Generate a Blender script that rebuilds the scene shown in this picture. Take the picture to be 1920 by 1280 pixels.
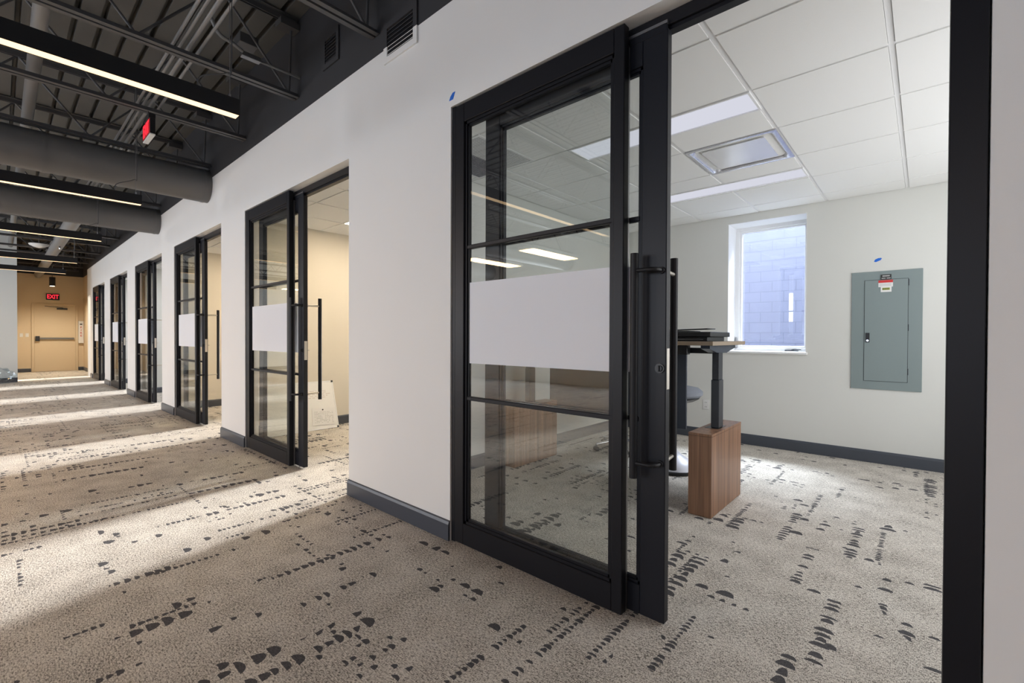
import bpy, bmesh, math, random
from mathutils import Vector, Matrix, Euler

for _o in list(bpy.data.objects):
    bpy.data.objects.remove(_o, do_unlink=True)
SC = bpy.context.scene
COL = SC.collection
R = math.radians

# ------------------------------------------------------------------ camera
H = 1.2                                             # eye height
cd = bpy.data.cameras.new('camera')
cam = bpy.data.objects.new('camera', cd)
COL.objects.link(cam)
SC.camera = cam
cd.sensor_fit = 'HORIZONTAL'
cd.sensor_width = 36.0
cd.lens = 36.0 * 862.26 / 1920.0
cd.clip_start = 0.05
cd.clip_end = 200
_y, _p, _r = R(41.854), R(-0.5658), R(0.2142)
_F = Vector((-math.sin(_y) * math.cos(_p), math.cos(_y) * math.cos(_p), math.sin(_p)))
_R0 = Vector((math.cos(_y), math.sin(_y), 0.0))
_U0 = _R0.cross(_F)
_Rv = math.cos(_r) * _R0 + math.sin(_r) * _U0
_Uv = -math.sin(_r) * _R0 + math.cos(_r) * _U0
_m = Matrix((_Rv, _Uv, -_F)).transposed().to_4x4()
_m.translation = (0, 0, H)
cam.matrix_world = _m

# ------------------------------------------------------------------ view, world, sun, daylight
SC.view_settings.view_transform = 'Standard'
SC.view_settings.look = 'None'
SC.view_settings.exposure = 0.0
SC.view_settings.gamma = 1.0
SC.view_settings.use_curve_mapping = False
SC.cycles.max_bounces = 10
SC.cycles.diffuse_bounces = 5
SC.cycles.glossy_bounces = 4
SC.cycles.transparent_max_bounces = 24
SC.cycles.transmission_bounces = 6
SC.cycles.sample_clamp_indirect = 6.0
SC.cycles.caustics_reflective = False
SC.cycles.caustics_refractive = False

w = bpy.data.worlds.new('sky')
SC.world = w
w.use_nodes = True
w.node_tree.nodes['Background'].inputs[0].default_value = (0.62, 0.76, 1.0, 1)
w.node_tree.nodes['Background'].inputs[1].default_value = 2.6


def lamp(name, kind, loc, rot, energy, color, **k):
    d = bpy.data.lights.new(name, kind)
    d.energy = energy
    d.color = color
    for a, b in k.items():
        setattr(d, a, b)
    o = bpy.data.objects.new(name, d)
    COL.objects.link(o)
    o.location = loc
    o.rotation_euler = rot
    return o


_sd = Vector((0.205, -1.0, -0.30)).normalized()          # low sun coming over the neighbour's wall, cut low for it, into the office windows
lamp('sun', 'SUN', (0, 20, 20), _sd.to_track_quat('-Z', 'Y').to_euler(), 16.0, (1.0, 0.965, 0.93), angle=R(9))
# daylight entering by the windows of the open-plan side, behind the camera
for wx, we in ((-15.2, 165), (-11.6, 130), (-8.0, 115), (-4.4, 104), (-0.8, 27), (2.4, 9)):
    lamp('window_daylight', 'AREA', (wx, -6.35, 1.75), (R(90), 0, 0), we, (0.93, 0.95, 0.98),
         shape='RECTANGLE', size=2.2, size_y=2.0)

# area lamps added over the alley, standing in for skylight at the office windows
_k = (Vector((0, 5.6, 1.3)) - Vector((0, 7.8, 4.5))).normalized().to_track_quat('-Z', 'Y').to_euler()
for wx in (-1.3, -6.3, -12.3):
    lamp('alley_sky_fill', 'AREA', (wx, 7.75, 4.5), _k, 1300 if wx > -2 else 900, (0.82, 0.90, 1.0), shape='RECTANGLE', size=2.2 if wx > -2 else 5.0, size_y=0.8)

# added fill lamp behind an added, unseen side window of the nearest office
lamp('side_fill_lamp', 'AREA', (1.20, 3.75, 1.55), (R(90), 0, R(90)), 58, (0.97, 0.98, 1.0), shape='RECTANGLE', size=3.0, size_y=1.7)

D = 1.768          # corridor face of the office wall
YB = 5.631         # inner face of the offices' back wall
DECK = 3.97


# ------------------------------------------------------------------ materials
def nt(name):
    m = bpy.data.materials.new(name)
    m.use_nodes = True
    t = m.node_tree
    return m, t, t.nodes['Principled BSDF']


def P(name, col, rough=0.5, metal=0.0, noise=0.0, nscale=20.0, bump=0.0, bscale=200.0, spec=0.5, emit=None, estr=1.0):
    m, t, b = nt(name)
    b.inputs['Base Color'].default_value = (*col, 1)
    b.inputs['Roughness'].default_value = rough
    b.inputs['Metallic'].default_value = metal
    b.inputs['Specular IOR Level'].default_value = spec
    geo = None
    if noise or bump:
        geo = t.nodes.new('ShaderNodeNewGeometry')
    if noise:
        n = t.nodes.new('ShaderNodeTexNoise')
        n.inputs['Scale'].default_value = nscale
        t.links.new(geo.outputs['Position'], n.inputs['Vector'])
        mr = t.nodes.new('ShaderNodeMapRange')
        mr.inputs['To Min'].default_value = 1 - noise
        mr.inputs['To Max'].default_value = 1 + noise
        t.links.new(n.outputs['Fac'], mr.inputs['Value'])
        v = t.nodes.new('ShaderNodeVectorMath')
        v.operation = 'SCALE'
        v.inputs[0].default_value = col
        t.links.new(mr.outputs[0], v.inputs['Scale'])
        t.links.new(v.outputs[0], b.inputs['Base Color'])
    if bump:
        n = t.nodes.new('ShaderNodeTexNoise')
        n.inputs['Scale'].default_value = bscale
        t.links.new(geo.outputs['Position'], n.inputs['Vector'])
        bp = t.nodes.new('ShaderNodeBump')
        bp.inputs['Strength'].default_value = bump
        bp.inputs['Distance'].default_value = 0.002
        t.links.new(n.outputs['Fac'], bp.inputs['Height'])
        t.links.new(bp.outputs[0], b.inputs['Normal'])
    if emit:
        b.inputs['Emission Color'].default_value = (*emit, 1)
        b.inputs['Emission Strength'].default_value = estr
    return m


class X:
    """small expression builder for math nodes"""
    def __init__(s, t, o): s.t, s.o = t, o

    def f(s, op, *a):
        n = s.t.nodes.new('ShaderNodeMath')
        n.operation = op
        for i, q in enumerate((s,) + a):
            if isinstance(q, X): s.t.links.new(q.o, n.inputs[i])
            else: n.inputs[i].default_value = q
        return X(s.t, n.outputs[0])
    def __add__(s, o): return s.f('ADD', o)
    def __sub__(s, o): return s.f('SUBTRACT', o)
    def __mul__(s, o): return s.f('MULTIPLY', o)
    def __truediv__(s, o): return s.f('DIVIDE', o)
    def floor(s): return s.f('FLOOR')
    def fract(s): return s.f('FRACT')
    def abs(s): return s.f('ABSOLUTE')
    def gt(s, o): return s.f('GREATER_THAN', o)
    def lt(s, o): return s.f('LESS_THAN', o)
    def mx(s, o): return s.f('MAXIMUM', o)


def comb(t, x, y, z=0.0):
    n = t.nodes.new('ShaderNodeCombineXYZ')
    for i, q in enumerate((x, y, z)):
        if isinstance(q, X): t.links.new(q.o, n.inputs[i])
        else: n.inputs[i].default_value = q
    return n.outputs[0]


def white(t, x, y, z=0.0):
    n = t.nodes.new('ShaderNodeTexWhiteNoise')
    n.noise_dimensions = '3D'
    t.links.new(comb(t, x, y, z), n.inputs['Vector'])
    return X(t, n.outputs['Value'])


def noise(t, vec, scale, detail=2.0, rough=0.5):
    n = t.nodes.new('ShaderNodeTexNoise')
    n.inputs['Scale'].default_value = scale
    n.inputs['Detail'].default_value = detail
    n.inputs['Roughness'].default_value = rough
    t.links.new(vec, n.inputs['Vector'])
    return X(t, n.outputs['Fac'])


def carpet_material():
    m, t, b = nt('carpet')
    b.inputs['Roughness'].default_value = 0.95
    b.inputs['Specular IOR Level'].default_value = 0.1
    geo = t.nodes.new('ShaderNodeNewGeometry')
    sep = t.nodes.new('ShaderNodeSeparateXYZ')
    t.links.new(geo.outputs['Position'], sep.inputs[0])
    pos = geo.outputs['Position']
    x0, y0 = X(t, sep.outputs[0]), X(t, sep.outputs[1])
    wob = noise(t, pos, 60.0, 3.0) - 0.5
    wob2 = noise(t, comb(t, y0, x0, 3.0), 55.0, 3.0) - 0.5

    def chips(cw, ch, seed, colthr, rowthr, base, region, flip=False):
        x, y = (y0, x0) if flip else (x0, y0)
        xx = (x + wob * 0.010) / cw
        yy = (y + wob2 * 0.007) / ch
        cx, cy = xx.floor(), yy.floor()
        fx, fy = xx.fract(), yy.fract()
        r = white(t, cx, cy, seed)
        col = white(t, cx, (y / 0.55 + 0.37).floor(), seed + 1.3).gt(colthr)
        row = white(t, (x / 0.75).floor(), cy, seed + 2.7).gt(rowthr)
        patch = noise(t, comb(t, x, y, seed), region, 1.0)
        prob = col.mx(row * 0.8) * patch.gt(0.45) * 0.85 + patch.gt(0.66) * 0.18 + base
        on = r.lt(prob)
        wdt = white(t, cx, cy, seed + 5.1) * 0.26 + 0.16
        hgt = white(t, cx, cy, seed + 7.9) * 0.22 + 0.22
        u = (fx - 0.5).abs() / wdt
        v = (fy - 0.12) / (hgt * 2.0)
        # flat-bottomed, round-topped chip
        inside = (u * u + v * v * 0.9).lt(1.0) * v.gt(0.0)
        return on * inside
    c1 = chips(0.084, 0.040, 1.0, 0.925, 0.965, 0.010, 1.3)
    c2 = chips(0.050, 0.027, 9.0, 0.93, 0.972, 0.008, 1.7)
    c3 = chips(0.105, 0.056, 17.0, 0.965, 0.982, 0.012, 1.1)
    chip = c1.mx(c2).mx(c3)
    # heathered yarn: short streaks along both directions
    mp = t.nodes.new('ShaderNodeMapping')
    mp.inputs['Scale'].default_value = (1.0, 0.34, 1.0)
    t.links.new(pos, mp.inputs[0])
    n1 = noise(t, mp.outputs[0], 290.0, 3.0, 0.75)
    mp2 = t.nodes.new('ShaderNodeMapping')
    mp2.inputs['Scale'].default_value = (0.3, 1.0, 1.0)
    t.links.new(pos, mp2.inputs[0])
    n2 = noise(t, mp2.outputs[0], 210.0, 2.0, 0.6)
    n3 = noise(t, pos, 6.0, 3.0)
    mixn = n1 * 0.55 + n2 * 0.35 + n3 * 0.10
    cr = t.nodes.new('ShaderNodeValToRGB')
    e = cr.color_ramp.elements
    e[0].position = 0.425
    e[0].color = (0.13, 0.115, 0.10, 1)
    e[1].position = 0.565
    e[1].color = (0.82, 0.77, 0.70, 1)
    k = cr.color_ramp.elements.new(0.48)
    k.color = (0.50, 0.455, 0.40, 1)
    t.links.new(mixn.o, cr.inputs[0])
    cr2 = t.nodes.new('ShaderNodeValToRGB')
    cr2.color_ramp.elements[0].position = 0.35
    cr2.color_ramp.elements[0].color = (0.040, 0.039, 0.042, 1)
    cr2.color_ramp.elements[1].position = 0.7
    cr2.color_ramp.elements[1].color = (0.17, 0.165, 0.17, 1)
    t.links.new(mixn.o, cr2.inputs[0])
    mix = t.nodes.new('ShaderNodeMix')
    mix.data_type = 'RGBA'
    t.links.new(chip.o, mix.inputs[0])
    t.links.new(cr.outputs[0], mix.inputs[6])
    t.links.new(cr2.outputs[0], mix.inputs[7])
    t.links.new(mix.outputs[2], b.inputs['Base Color'])
    bp = t.nodes.new('ShaderNodeBump')
    bp.inputs['Strength'].default_value = 0.6
    bp.inputs['Distance'].default_value = 0.004
    t.links.new(n1.o, bp.inputs['Height'])
    t.links.new(bp.outputs[0], b.inputs['Normal'])
    return m


def wood_material():
    m, t, b = nt('walnut_laminate')
    geo = t.nodes.new('ShaderNodeNewGeometry')
    mp = t.nodes.new('ShaderNodeMapping')
    mp.inputs['Scale'].default_value = (38, 38, 0.9)
    t.links.new(geo.outputs['Position'], mp.inputs[0])
    n = noise(t, mp.outputs[0], 1.0, 4.0, 0.6)
    cr = t.nodes.new('ShaderNodeValToRGB')
    cr.color_ramp.elements[0].position = 0.3
    cr.color_ramp.elements[0].color = (0.115, 0.056, 0.031, 1)
    cr.color_ramp.elements[1].position = 0.72
    cr.color_ramp.elements[1].color = (0.36, 0.190, 0.108, 1)
    t.links.new(n.o, cr.inputs[0])
    t.links.new(cr.outputs[0], b.inputs['Base Color'])
    b.inputs['Roughness'].default_value = 0.38
    return m


def block_material():
    m, t, b = nt('painted_block')
    geo = t.nodes.new('ShaderNodeNewGeometry')
    sep = t.nodes.new('ShaderNodeSeparateXYZ')
    t.links.new(geo.outputs['Position'], sep.inputs[0])
    br = t.nodes.new('ShaderNodeTexBrick')
    br.inputs['Scale'].default_value = 1.0
    br.inputs['Brick Width'].default_value = 0.32
    br.inputs['Row Height'].default_value = 0.16
    br.inputs['Mortar Size'].default_value = 0.004
    br.inputs['Color1'].default_value = (0.096, 0.102, 0.152, 1)
    br.inputs['Color2'].default_value = (0.101, 0.107, 0.158, 1)
    br.inputs['Mortar'].default_value = (0.054, 0.058, 0.092, 1)
    t.links.new(comb(t, X(t, sep.outputs[0]), X(t, sep.outputs[2])), br.inputs['Vector'])
    t.links.new(br.outputs['Color'], b.inputs['Base Color'])
    b.inputs['Roughness'].default_value = 0.8
    return m


def glass_material(name='pane_glass', tint=(0.955, 0.98, 0.965)):
    m, t, b = nt(name)
    t.nodes.remove(b)
    geo = t.nodes.new('ShaderNodeNewGeometry')
    dt = t.nodes.new('ShaderNodeVectorMath')
    dt.operation = 'DOT_PRODUCT'
    t.links.new(geo.outputs['Normal'], dt.inputs[0])
    t.links.new(geo.outputs['Incoming'], dt.inputs[1])
    c = X(t, dt.outputs['Value']).abs()
    k = c * -1.0 + 1.0
    fr = k * k * k * k * k * 0.50 + 0.085
    tr = t.nodes.new('ShaderNodeBsdfTransparent')
    tr.inputs[0].default_value = (*[q ** 0.5 for q in tint], 1)
    gl = t.nodes.new('ShaderNodeBsdfGlossy')
    gl.inputs['Roughness'].default_value = 0.0
    mx = t.nodes.new('ShaderNodeMixShader')
    t.links.new(fr.o, mx.inputs[0])
    t.links.new(tr.outputs[0], mx.inputs[1])
    t.links.new(gl.outputs[0], mx.inputs[2])
    t.links.new(mx.outputs[0], t.nodes['Material Output'].inputs[0])
    return m


def frosted_material():
    m, t, b = nt('frosted_film')
    t.nodes.remove(b)
    df = t.nodes.new('ShaderNodeBsdfDiffuse')
    df.inputs[0].default_value = (0.93, 0.94, 0.97, 1)
    tl = t.nodes.new('ShaderNodeBsdfTranslucent')
    tl.inputs[0].default_value = (0.93, 0.94, 0.97, 1)
    tr = t.nodes.new('ShaderNodeBsdfTransparent')
    tr.inputs[0].default_value = (0.9, 0.9, 0.94, 1)
    a = t.nodes.new('ShaderNodeMixShader')
    a.inputs[0].default_value = 0.16
    c = t.nodes.new('ShaderNodeMixShader')
    c.inputs[0].default_value = 0.08
    t.links.new(df.outputs[0], a.inputs[1])
    t.links.new(tl.outputs[0], a.inputs[2])
    t.links.new(a.outputs[0], c.inputs[1])
    t.links.new(tr.outputs[0], c.inputs[2])
    t.links.new(c.outputs[0], t.nodes['Material Output'].inputs[0])
    return m


def emit(name, col, s):
    m, t, b = nt(name)
    t.nodes.remove(b)
    e = t.nodes.new('ShaderNodeEmission')
    e.inputs[0].default_value = (*col, 1)
    e.inputs[1].default_value = s
    t.links.new(e.outputs[0], t.nodes['Material Output'].inputs[0])
    return m


M = dict(
    carpet=carpet_material(), wood=wood_material(), block=block_material(),
    glass=glass_material(), wglass=glass_material('window_glass', (0.93, 0.96, 0.98)), film=frosted_material(),
    wall=P('wall_paint', (0.80, 0.79, 0.77), 0.75, noise=0.012, nscale=3, bump=0.12, bscale=350),
    owall=P('office_paint', (0.70, 0.70, 0.665), 0.75, noise=0.01, nscale=3, bump=0.1, bscale=350),
    cream=P('cream_paint', (0.76, 0.70, 0.60), 0.75, bump=0.1, bscale=350),
    tan=P('tan_paint', (0.68, 0.56, 0.40), 0.75, bump=0.1, bscale=350),
    grey=P('pale_grey_paint', (0.74, 0.77, 0.76), 0.75, bump=0.1, bscale=350),
    black_wall=P('black_wall_paint', (0.032, 0.032, 0.036), 0.6, noise=0.1, nscale=4),
    deck=P('black_deck_paint', (0.095, 0.094, 0.088), 0.5, noise=0.12, nscale=4),
    steel=P('black_steel_paint', (0.075, 0.075, 0.078), 0.45),
    pipe=P('grey_pipe_paint', (0.19, 0.19, 0.19), 0.4),
    duct=P('black_duct_paint', (0.13, 0.13, 0.13), 0.45, noise=0.08, nscale=5),
    base=P('baseboard_vinyl', (0.060, 0.068, 0.086), 0.35),
    frame=P('black_aluminium', (0.008, 0.008, 0.011), 0.42, spec=0.28),
    frame2=P('black_aluminium_sliding', (0.008, 0.009, 0.014), 0.42, spec=0.32),
    handle=P('handle_powder_coat', (0.010, 0.010, 0.012), 0.5, spec=0.3),
    alu=P('brushed_aluminium', (0.30, 0.30, 0.31), 0.35, 0.9),
    chrome=P('chrome', (0.75, 0.75, 0.77), 0.18, 1.0),
    cham=P('champagne_metal', (0.62, 0.58, 0.52), 0.35, 0.8),
    tile=P('ceiling_tile', (0.88, 0.88, 0.865), 0.9, bump=0.3, bscale=260),
    tbar=P('ceiling_grid_paint', (0.84, 0.84, 0.84), 0.45),
    white=P('white_vinyl', (0.86, 0.86, 0.86), 0.4),
    plastic=P('white_plastic', (0.80, 0.80, 0.79), 0.35),
    panelgrey=P('panel_grey_enamel', (0.225, 0.275, 0.275), 0.42),
    black=P('black_plastic', (0.012, 0.012, 0.014), 0.35),
    darkgrey=P('dark_grey_metal', (0.020, 0.023, 0.030), 0.4),
    bluegrey=P('blue_grey_metal', (0.032, 0.042, 0.062), 0.4),
    desktop=P('desktop_laminate', (0.16, 0.135, 0.11), 0.4),
    edge=P('desktop_edge', (0.30, 0.235, 0.17), 0.45),
    fabric=P('grey_fabric', (0.25, 0.27, 0.31), 0.9, bump=0.5, bscale=900),
    mesh=P('dark_mesh_fabric', (0.035, 0.035, 0.04), 0.85, bump=0.5, bscale=900),
    blue=P('blue_tape', (0.012, 0.14, 0.62), 0.6),
    red=P('red_label', (0.60, 0.03, 0.03), 0.5),
    redtext=P('red_lettering', (0.55, 0.06, 0.04), 0.5),
    green=P('label_yellow_green', (0.42, 0.47, 0.08), 0.5),
    paper=P('paper', (0.82, 0.81, 0.80), 0.7),
    board=P('whiteboard_enamel', (0.88, 0.87, 0.85), 0.22),
    ink=P('grey_ink', (0.45, 0.44, 0.44), 0.7),
    blackink=P('black_ink', (0.03, 0.03, 0.03), 0.6),
    asphalt=P('alley_concrete', (0.55, 0.55, 0.56), 0.9, noise=0.2, nscale=15),
    wrap=glass_material('clear_plastic_wrap', (0.80, 0.86, 0.90)),
    strip=emit('warm_led_diffuser', (1.0, 0.68, 0.38), 2.2),
    room_led=emit('office_led_diffuser', (0.86, 0.87, 0.98), 0.78),
    room_warm=emit('office_warm_led_diffuser', (1.0, 0.83, 0.60), 31.0),
    room_cool=emit('office_cool_led_diffuser', (0.95, 0.96, 1.0), 32.0),
    panel_led=emit('open_area_led_diffuser', (1.0, 0.60, 0.28), 30.0),
    exitred=emit('exit_letter_glow', (1.0, 0.03, 0.05), 1.6),
    exitdim=P('exit_face_red', (0.25, 0.01, 0.01), 0.4, emit=(0.9, 0.01, 0.02), estr=0.22),
    spot=emit('downlight_lens', (1.0, 0.85, 0.62), 6.0),
)


# ------------------------------------------------------------------ mesh helpers
def box(bm, x0, x1, y0, y1, z0, z1, bev=0.0, seg=1):
    if x0 > x1: x0, x1 = x1, x0
    if y0 > y1: y0, y1 = y1, y0
    if z0 > z1: z0, z1 = z1, z0
    r = bmesh.ops.create_cube(bm, size=1.0, matrix=Matrix.Translation(((x0 + x1) / 2, (y0 + y1) / 2, (z0 + z1) / 2)) @ Matrix.Diagonal((x1 - x0, y1 - y0, z1 - z0, 1)))
    vs = r['verts']
    if bev:
        es = list({e for v in vs for e in v.link_edges})
        bmesh.ops.bevel(bm, geom=es, offset=bev, segments=seg, affect='EDGES', profile=0.5)
    return vs


def cyl(bm, p, q, r, r2=None, seg=20, cap=True):
    p, q = Vector(p), Vector(q)
    d = q - p
    rot = Vector((0, 0, 1)).rotation_difference(d.normalized()).to_matrix().to_4x4()
    return bmesh.ops.create_cone(bm, cap_ends=cap, segments=seg, radius1=r, radius2=r if r2 is None else r2,
                                 depth=d.length, matrix=Matrix.Translation((p + q) / 2) @ rot)['verts']


def tube(bm, pts, r, seg=10):
    """a round tube through pts with smooth joints"""
    pts = [Vector(p) for p in pts]
    rings = []
    up = Vector((0, 0, 1))
    for i, p in enumerate(pts):
        a = pts[max(i - 1, 0)]
        b = pts[min(i + 1, len(pts) - 1)]
        d = (b - a).normalized()
        s = d.cross(up)
        if s.length < 1e-3: s = d.cross(Vector((1, 0, 0)))
        s.normalize()
        u = s.cross(d).normalized()
        rings.append([bm.verts.new(p + (s * math.cos(2 * math.pi * k / seg) + u * math.sin(2 * math.pi * k / seg)) * r) for k in range(seg)])
    for a, b in zip(rings, rings[1:]):
        for k in range(seg):
            bm.faces.new((a[k], a[(k + 1) % seg], b[(k + 1) % seg], b[k]))
    bm.faces.new(rings[0][::-1])
    bm.faces.new(rings[-1])


def curve_pts(pts, n=6):
    """Catmull-Rom samples through pts"""
    pts = [Vector(p) for p in pts]
    P_ = [pts[0] * 2 - pts[1]] + pts + [pts[-1] * 2 - pts[-2]]
    out = []
    for i in range(1, len(P_) - 2):
        for k in range(n):
            t_ = k / n
            a, b, c, d = P_[i - 1], P_[i], P_[i + 1], P_[i + 2]
            out.append(0.5 * ((2 * b) + (c - a) * t_ + (2 * a - 5 * b + 4 * c - d) * t_ ** 2 + (3 * b - a - 3 * c + d) * t_ ** 3))
    out.append(pts[-1])
    return out


def prism(bm, prof, axis, a0, a1):
    """extrude a closed 2-D profile along an axis; profile is in the other two axes in order"""
    def mk(p, a):
        if axis == 'x': return (a, p[0], p[1])
        if axis == 'y': return (p[0], a, p[1])
        return (p[0], p[1], a)
    A = [bm.verts.new(mk(p, a0)) for p in prof]
    B = [bm.verts.new(mk(p, a1)) for p in prof]
    n = len(prof)
    bm.faces.new(A)
    bm.faces.new(B[::-1])
    for i in range(n):
        bm.faces.new((A[i], B[i], B[(i + 1) % n], A[(i + 1) % n]))
    bmesh.ops.recalc_face_normals(bm, faces=bm.faces)


def lathe(bm, prof, c, seg=32):
    rings = []
    for r, z in prof:
        rings.append([bm.verts.new((c[0] + r * math.cos(2 * math.pi * k / seg), c[1] + r * math.sin(2 * math.pi * k / seg), c[2] + z)) for k in range(seg)])
    for a, b in zip(rings, rings[1:]):
        for k in range(seg):
            bm.faces.new((a[k], a[(k + 1) % seg], b[(k + 1) % seg], b[k]))
    bm.faces.new(rings[0][::-1])
    bm.faces.new(rings[-1])


def wpos(o):
    v = Vector((0, 0, 0))
    while o is not None:
        v += o.location
        o = o.parent
    return v


def obj(name, bm, mats, parent=None, smooth=False, origin=None):
    """link one mesh; geometry is given in world coordinates"""
    org = wpos(parent) if parent is not None else Vector(origin or (0, 0, 0))
    bmesh.ops.translate(bm, verts=bm.verts, vec=-org)
    bmesh.ops.recalc_face_normals(bm, faces=bm.faces)
    me = bpy.data.meshes.new(name)
    bm.to_mesh(me)
    bm.free()
    for m in (mats if isinstance(mats, (list, tuple)) else [mats]):
        me.materials.append(m)
    if smooth:
        me.shade_smooth()
        try:
            me.set_sharp_from_angle(angle=R(40))
        except Exception:
            pass
    o = bpy.data.objects.new(name, me)
    COL.objects.link(o)
    if parent is not None:
        o.parent = parent
    elif origin is not None:
        o.location = origin
    return o


def bobj(name, boxes, mat, parent=None, bev=0.0, origin=None):
    bm = bmesh.new()
    for b in boxes:
        box(bm, *b, bev=bev)
    return obj(name, bm, mat, parent, origin=origin)


def tag(o, label, cat, group=None, kind='thing'):
    o['label'] = label
    o['category'] = cat
    o['kind'] = kind
    if group: o['group'] = group
    return o


def thing(name, label, cat, loc=(0, 0, 0), group=None, kind='thing'):
    o = bpy.data.objects.new(name, None)
    o.empty_display_size = 0.1
    COL.objects.link(o)
    o.location = loc
    return tag(o, label, cat, group, kind)


def struct(o, label=None, cat=None):
    o['kind'] = 'structure'
    if label: o['label'] = label
    if cat: o['category'] = cat
    return o


KIDS = {}


def children(o):
    return [c for c in bpy.data.objects if c.parent == o]


def dup(root, loc, label, group=None):
    r = root.copy()
    COL.objects.link(r)
    r.location = loc
    r['label'] = label
    if group: r['group'] = group
    for ch in children(root):
        c = ch.copy()
        COL.objects.link(c)
        c.parent = r
        for g in children(ch):
            d = g.copy()
            COL.objects.link(d)
            d.parent = c
    return r


def holed(bm, x0, x1, z0, z1, y0, y1, holes):
    """wall slab along x with rectangular holes"""
    xs = sorted({x0, x1, *[h[0] for h in holes], *[h[1] for h in holes]})
    for a, b in zip(xs, xs[1:]):
        if a < x0 - 1e-6 or b > x1 + 1e-6: continue
        zz = [(h[2], h[3]) for h in holes if h[0] <= a + 1e-6 and h[1] >= b - 1e-6]
        z = z0
        for p, q in sorted(zz):
            if p > z + 1e-6: box(bm, a, b, y0, y1, z, p)
            z = max(z, q)
        if z < z1 - 1e-6: box(bm, a, b, y0, y1, z, z1)


def text(name, body, size, loc, rot, mat, parent=None, ext=0.001, align='CENTER', space=1.0, bold=0.0, sx=1.0):
    c = bpy.data.curves.new(name, 'FONT')
    c.body = body
    c.size = size
    c.extrude = ext
    c.offset = bold
    c.align_x = align
    c.align_y = 'CENTER'
    c.space_character = space
    c.materials.append(mat)
    tmp = bpy.data.objects.new('tmp_text', c)
    COL.objects.link(tmp)
    bpy.context.view_layer.update()
    me = bpy.data.meshes.new_from_object(tmp)
    bpy.data.objects.remove(tmp)
    if not me.materials: me.materials.append(mat)
    o = bpy.data.objects.new(name, me)
    COL.objects.link(o)
    o.rotation_euler = rot
    o.scale = (sx, 1, 1)
    if parent is not None:
        o.parent = parent
        o.location = Vector(loc) - wpos(parent)
    else:
        o.location = loc
    return o


# ------------------------------------------------------------------ setting: floor, walls, ceilings
OFF = [0.0, -3.369, -6.353, -9.333, -12.333, -15.364]       # offsets of the six office fronts
OL, OR, OT = -2.069, 0.128, 2.54                            # first opening
PART = [-3.11, -6.02, -9.06, -12.03, -15.03, -17.62]        # partition centre lines

bm = bmesh.new()
box(bm, -22.2, 4.2, -6.2, 6.05, -0.12, 0.0)
struct(obj('floor', bm, M['carpet']))
bm = bmesh.new()
box(bm, -24, 6, 6.05, 9.9, -0.3, -0.1)
struct(obj('ground', bm, M['asphalt']))

bm = bmesh.new()
holes = [(OL + o, OR + o, 0.0, OT) for o in OFF] + [(-18.42, -17.86, 0.0, 2.36)]
holed(bm, -18.55, 4.0, 0.0, 3.153, D, D + 0.135, holes)
struct(obj('wall_corridor', bm, M['wall']))
bm = bmesh.new()
box(bm, -18.55, 4.0, D, D + 0.135, 3.153, DECK + 0.1)
box(bm, -21.8, -18.55, D + 0.19, D + 0.33, 3.20, DECK + 0.1)
box(bm, -21.8, -21.65, -1.0, 2.2, 3.20, DECK + 0.1)
box(bm, -18.6, -18.5, D, D + 0.33, 3.20, DECK + 0.1)
struct(obj('wall_bulkhead', bm, M['black_wall']))

WINX = [(-1.695, -0.92)] + [(-1.93 + o, -0.63 + o) for o in OFF[1:]]  # unseen windows of the other offices, widened to shape the sun bands
wins = [(a, b, 1.045, 2.506) for a, b in WINX]
bm = bmesh.new()
holed(bm, -18.6, 4.2, 0.0, 4.2, YB, YB + 0.42, wins)
struct(obj('wall_back', bm, M['owall']))
for k, px in enumerate(PART):
    a, b = px + 0.06, px - 0.06
    bm = bmesh.new()
    box(bm, b, a, D + 0.135, YB, 0.0, 2.70)
    struct(obj('wall_partition_%d' % (k + 1), bm, M['owall'] if k in (0, 3, 4, 5) else M['cream']))
bm = bmesh.new()
box(bm, 0.95, 1.07, D + 0.135, 2.2, 0, 2.7)
box(bm, 0.95, 1.07, 5.3, YB, 0, 2.7)
box(bm, 0.95, 1.07, 2.2, 5.3, 0, 0.6)
box(bm, 0.95, 1.07, 2.2, 5.3, 2.5, 2.7)
struct(obj('wall_right', bm, M['owall']))  # opening added to let the side fill lamp in
bm = bmesh.new()
box(bm, 4.0, 4.2, -6.2, YB, 0, 4.2)
struct(obj('wall_near_end', bm, M['wall']))
# end of the corridor
bm = bmesh.new()
box(bm, -21.8, -21.65, -1.0, 2.2, 0, 3.20)
struct(obj('wall_end', bm, M['tan']))
bm = bmesh.new()
box(bm, -21.65, -18.55, 1.96, 2.1, 0, 3.20)
box(bm, -18.6, -18.55, D + 0.135, 2.1, 0, 3.20)
struct(obj('wall_end_side', bm, M['tan']))
bm = bmesh.new()
box(bm, -17.46, -17.26, -6.2, 0.32, 0, 4.1)
struct(obj('wall_left', bm, M['grey']))
bm = bmesh.new()
box(bm, -21.8, -17.46, 0.12, 0.32, 0, 4.1)
struct(obj('wall_left_return', bm, M['tan']))
bm = bmesh.new()
op = [(wx - 1.15, wx + 1.15, 0.75, 2.8) for wx in (-15.2, -11.6, -8.0, -4.4, -0.8, 2.4)]
holed(bm, -17.4, 4.0, 0, 4.1, -6.2, -6.0, op)
struct(obj('wall_opposite', bm, M['wall']))
for k, (a, b, c, d) in enumerate(op):
    f = [(a, b, -6.15, -6.05, c, c + .06), (a, b, -6.15, -6.05, d - .06, d), (a, a + .06, -6.15, -6.05, c + .06, d - .06), (b - .06, b, -6.15, -6.05, c + .06, d - .06),
         ((a + b) / 2 - .03, (a + b) / 2 + .03, -6.15, -6.05, c + .06, d - .06)]
    o = bobj('window_%d' % (k + 8), f, M['frame'])
    struct(o)
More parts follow.
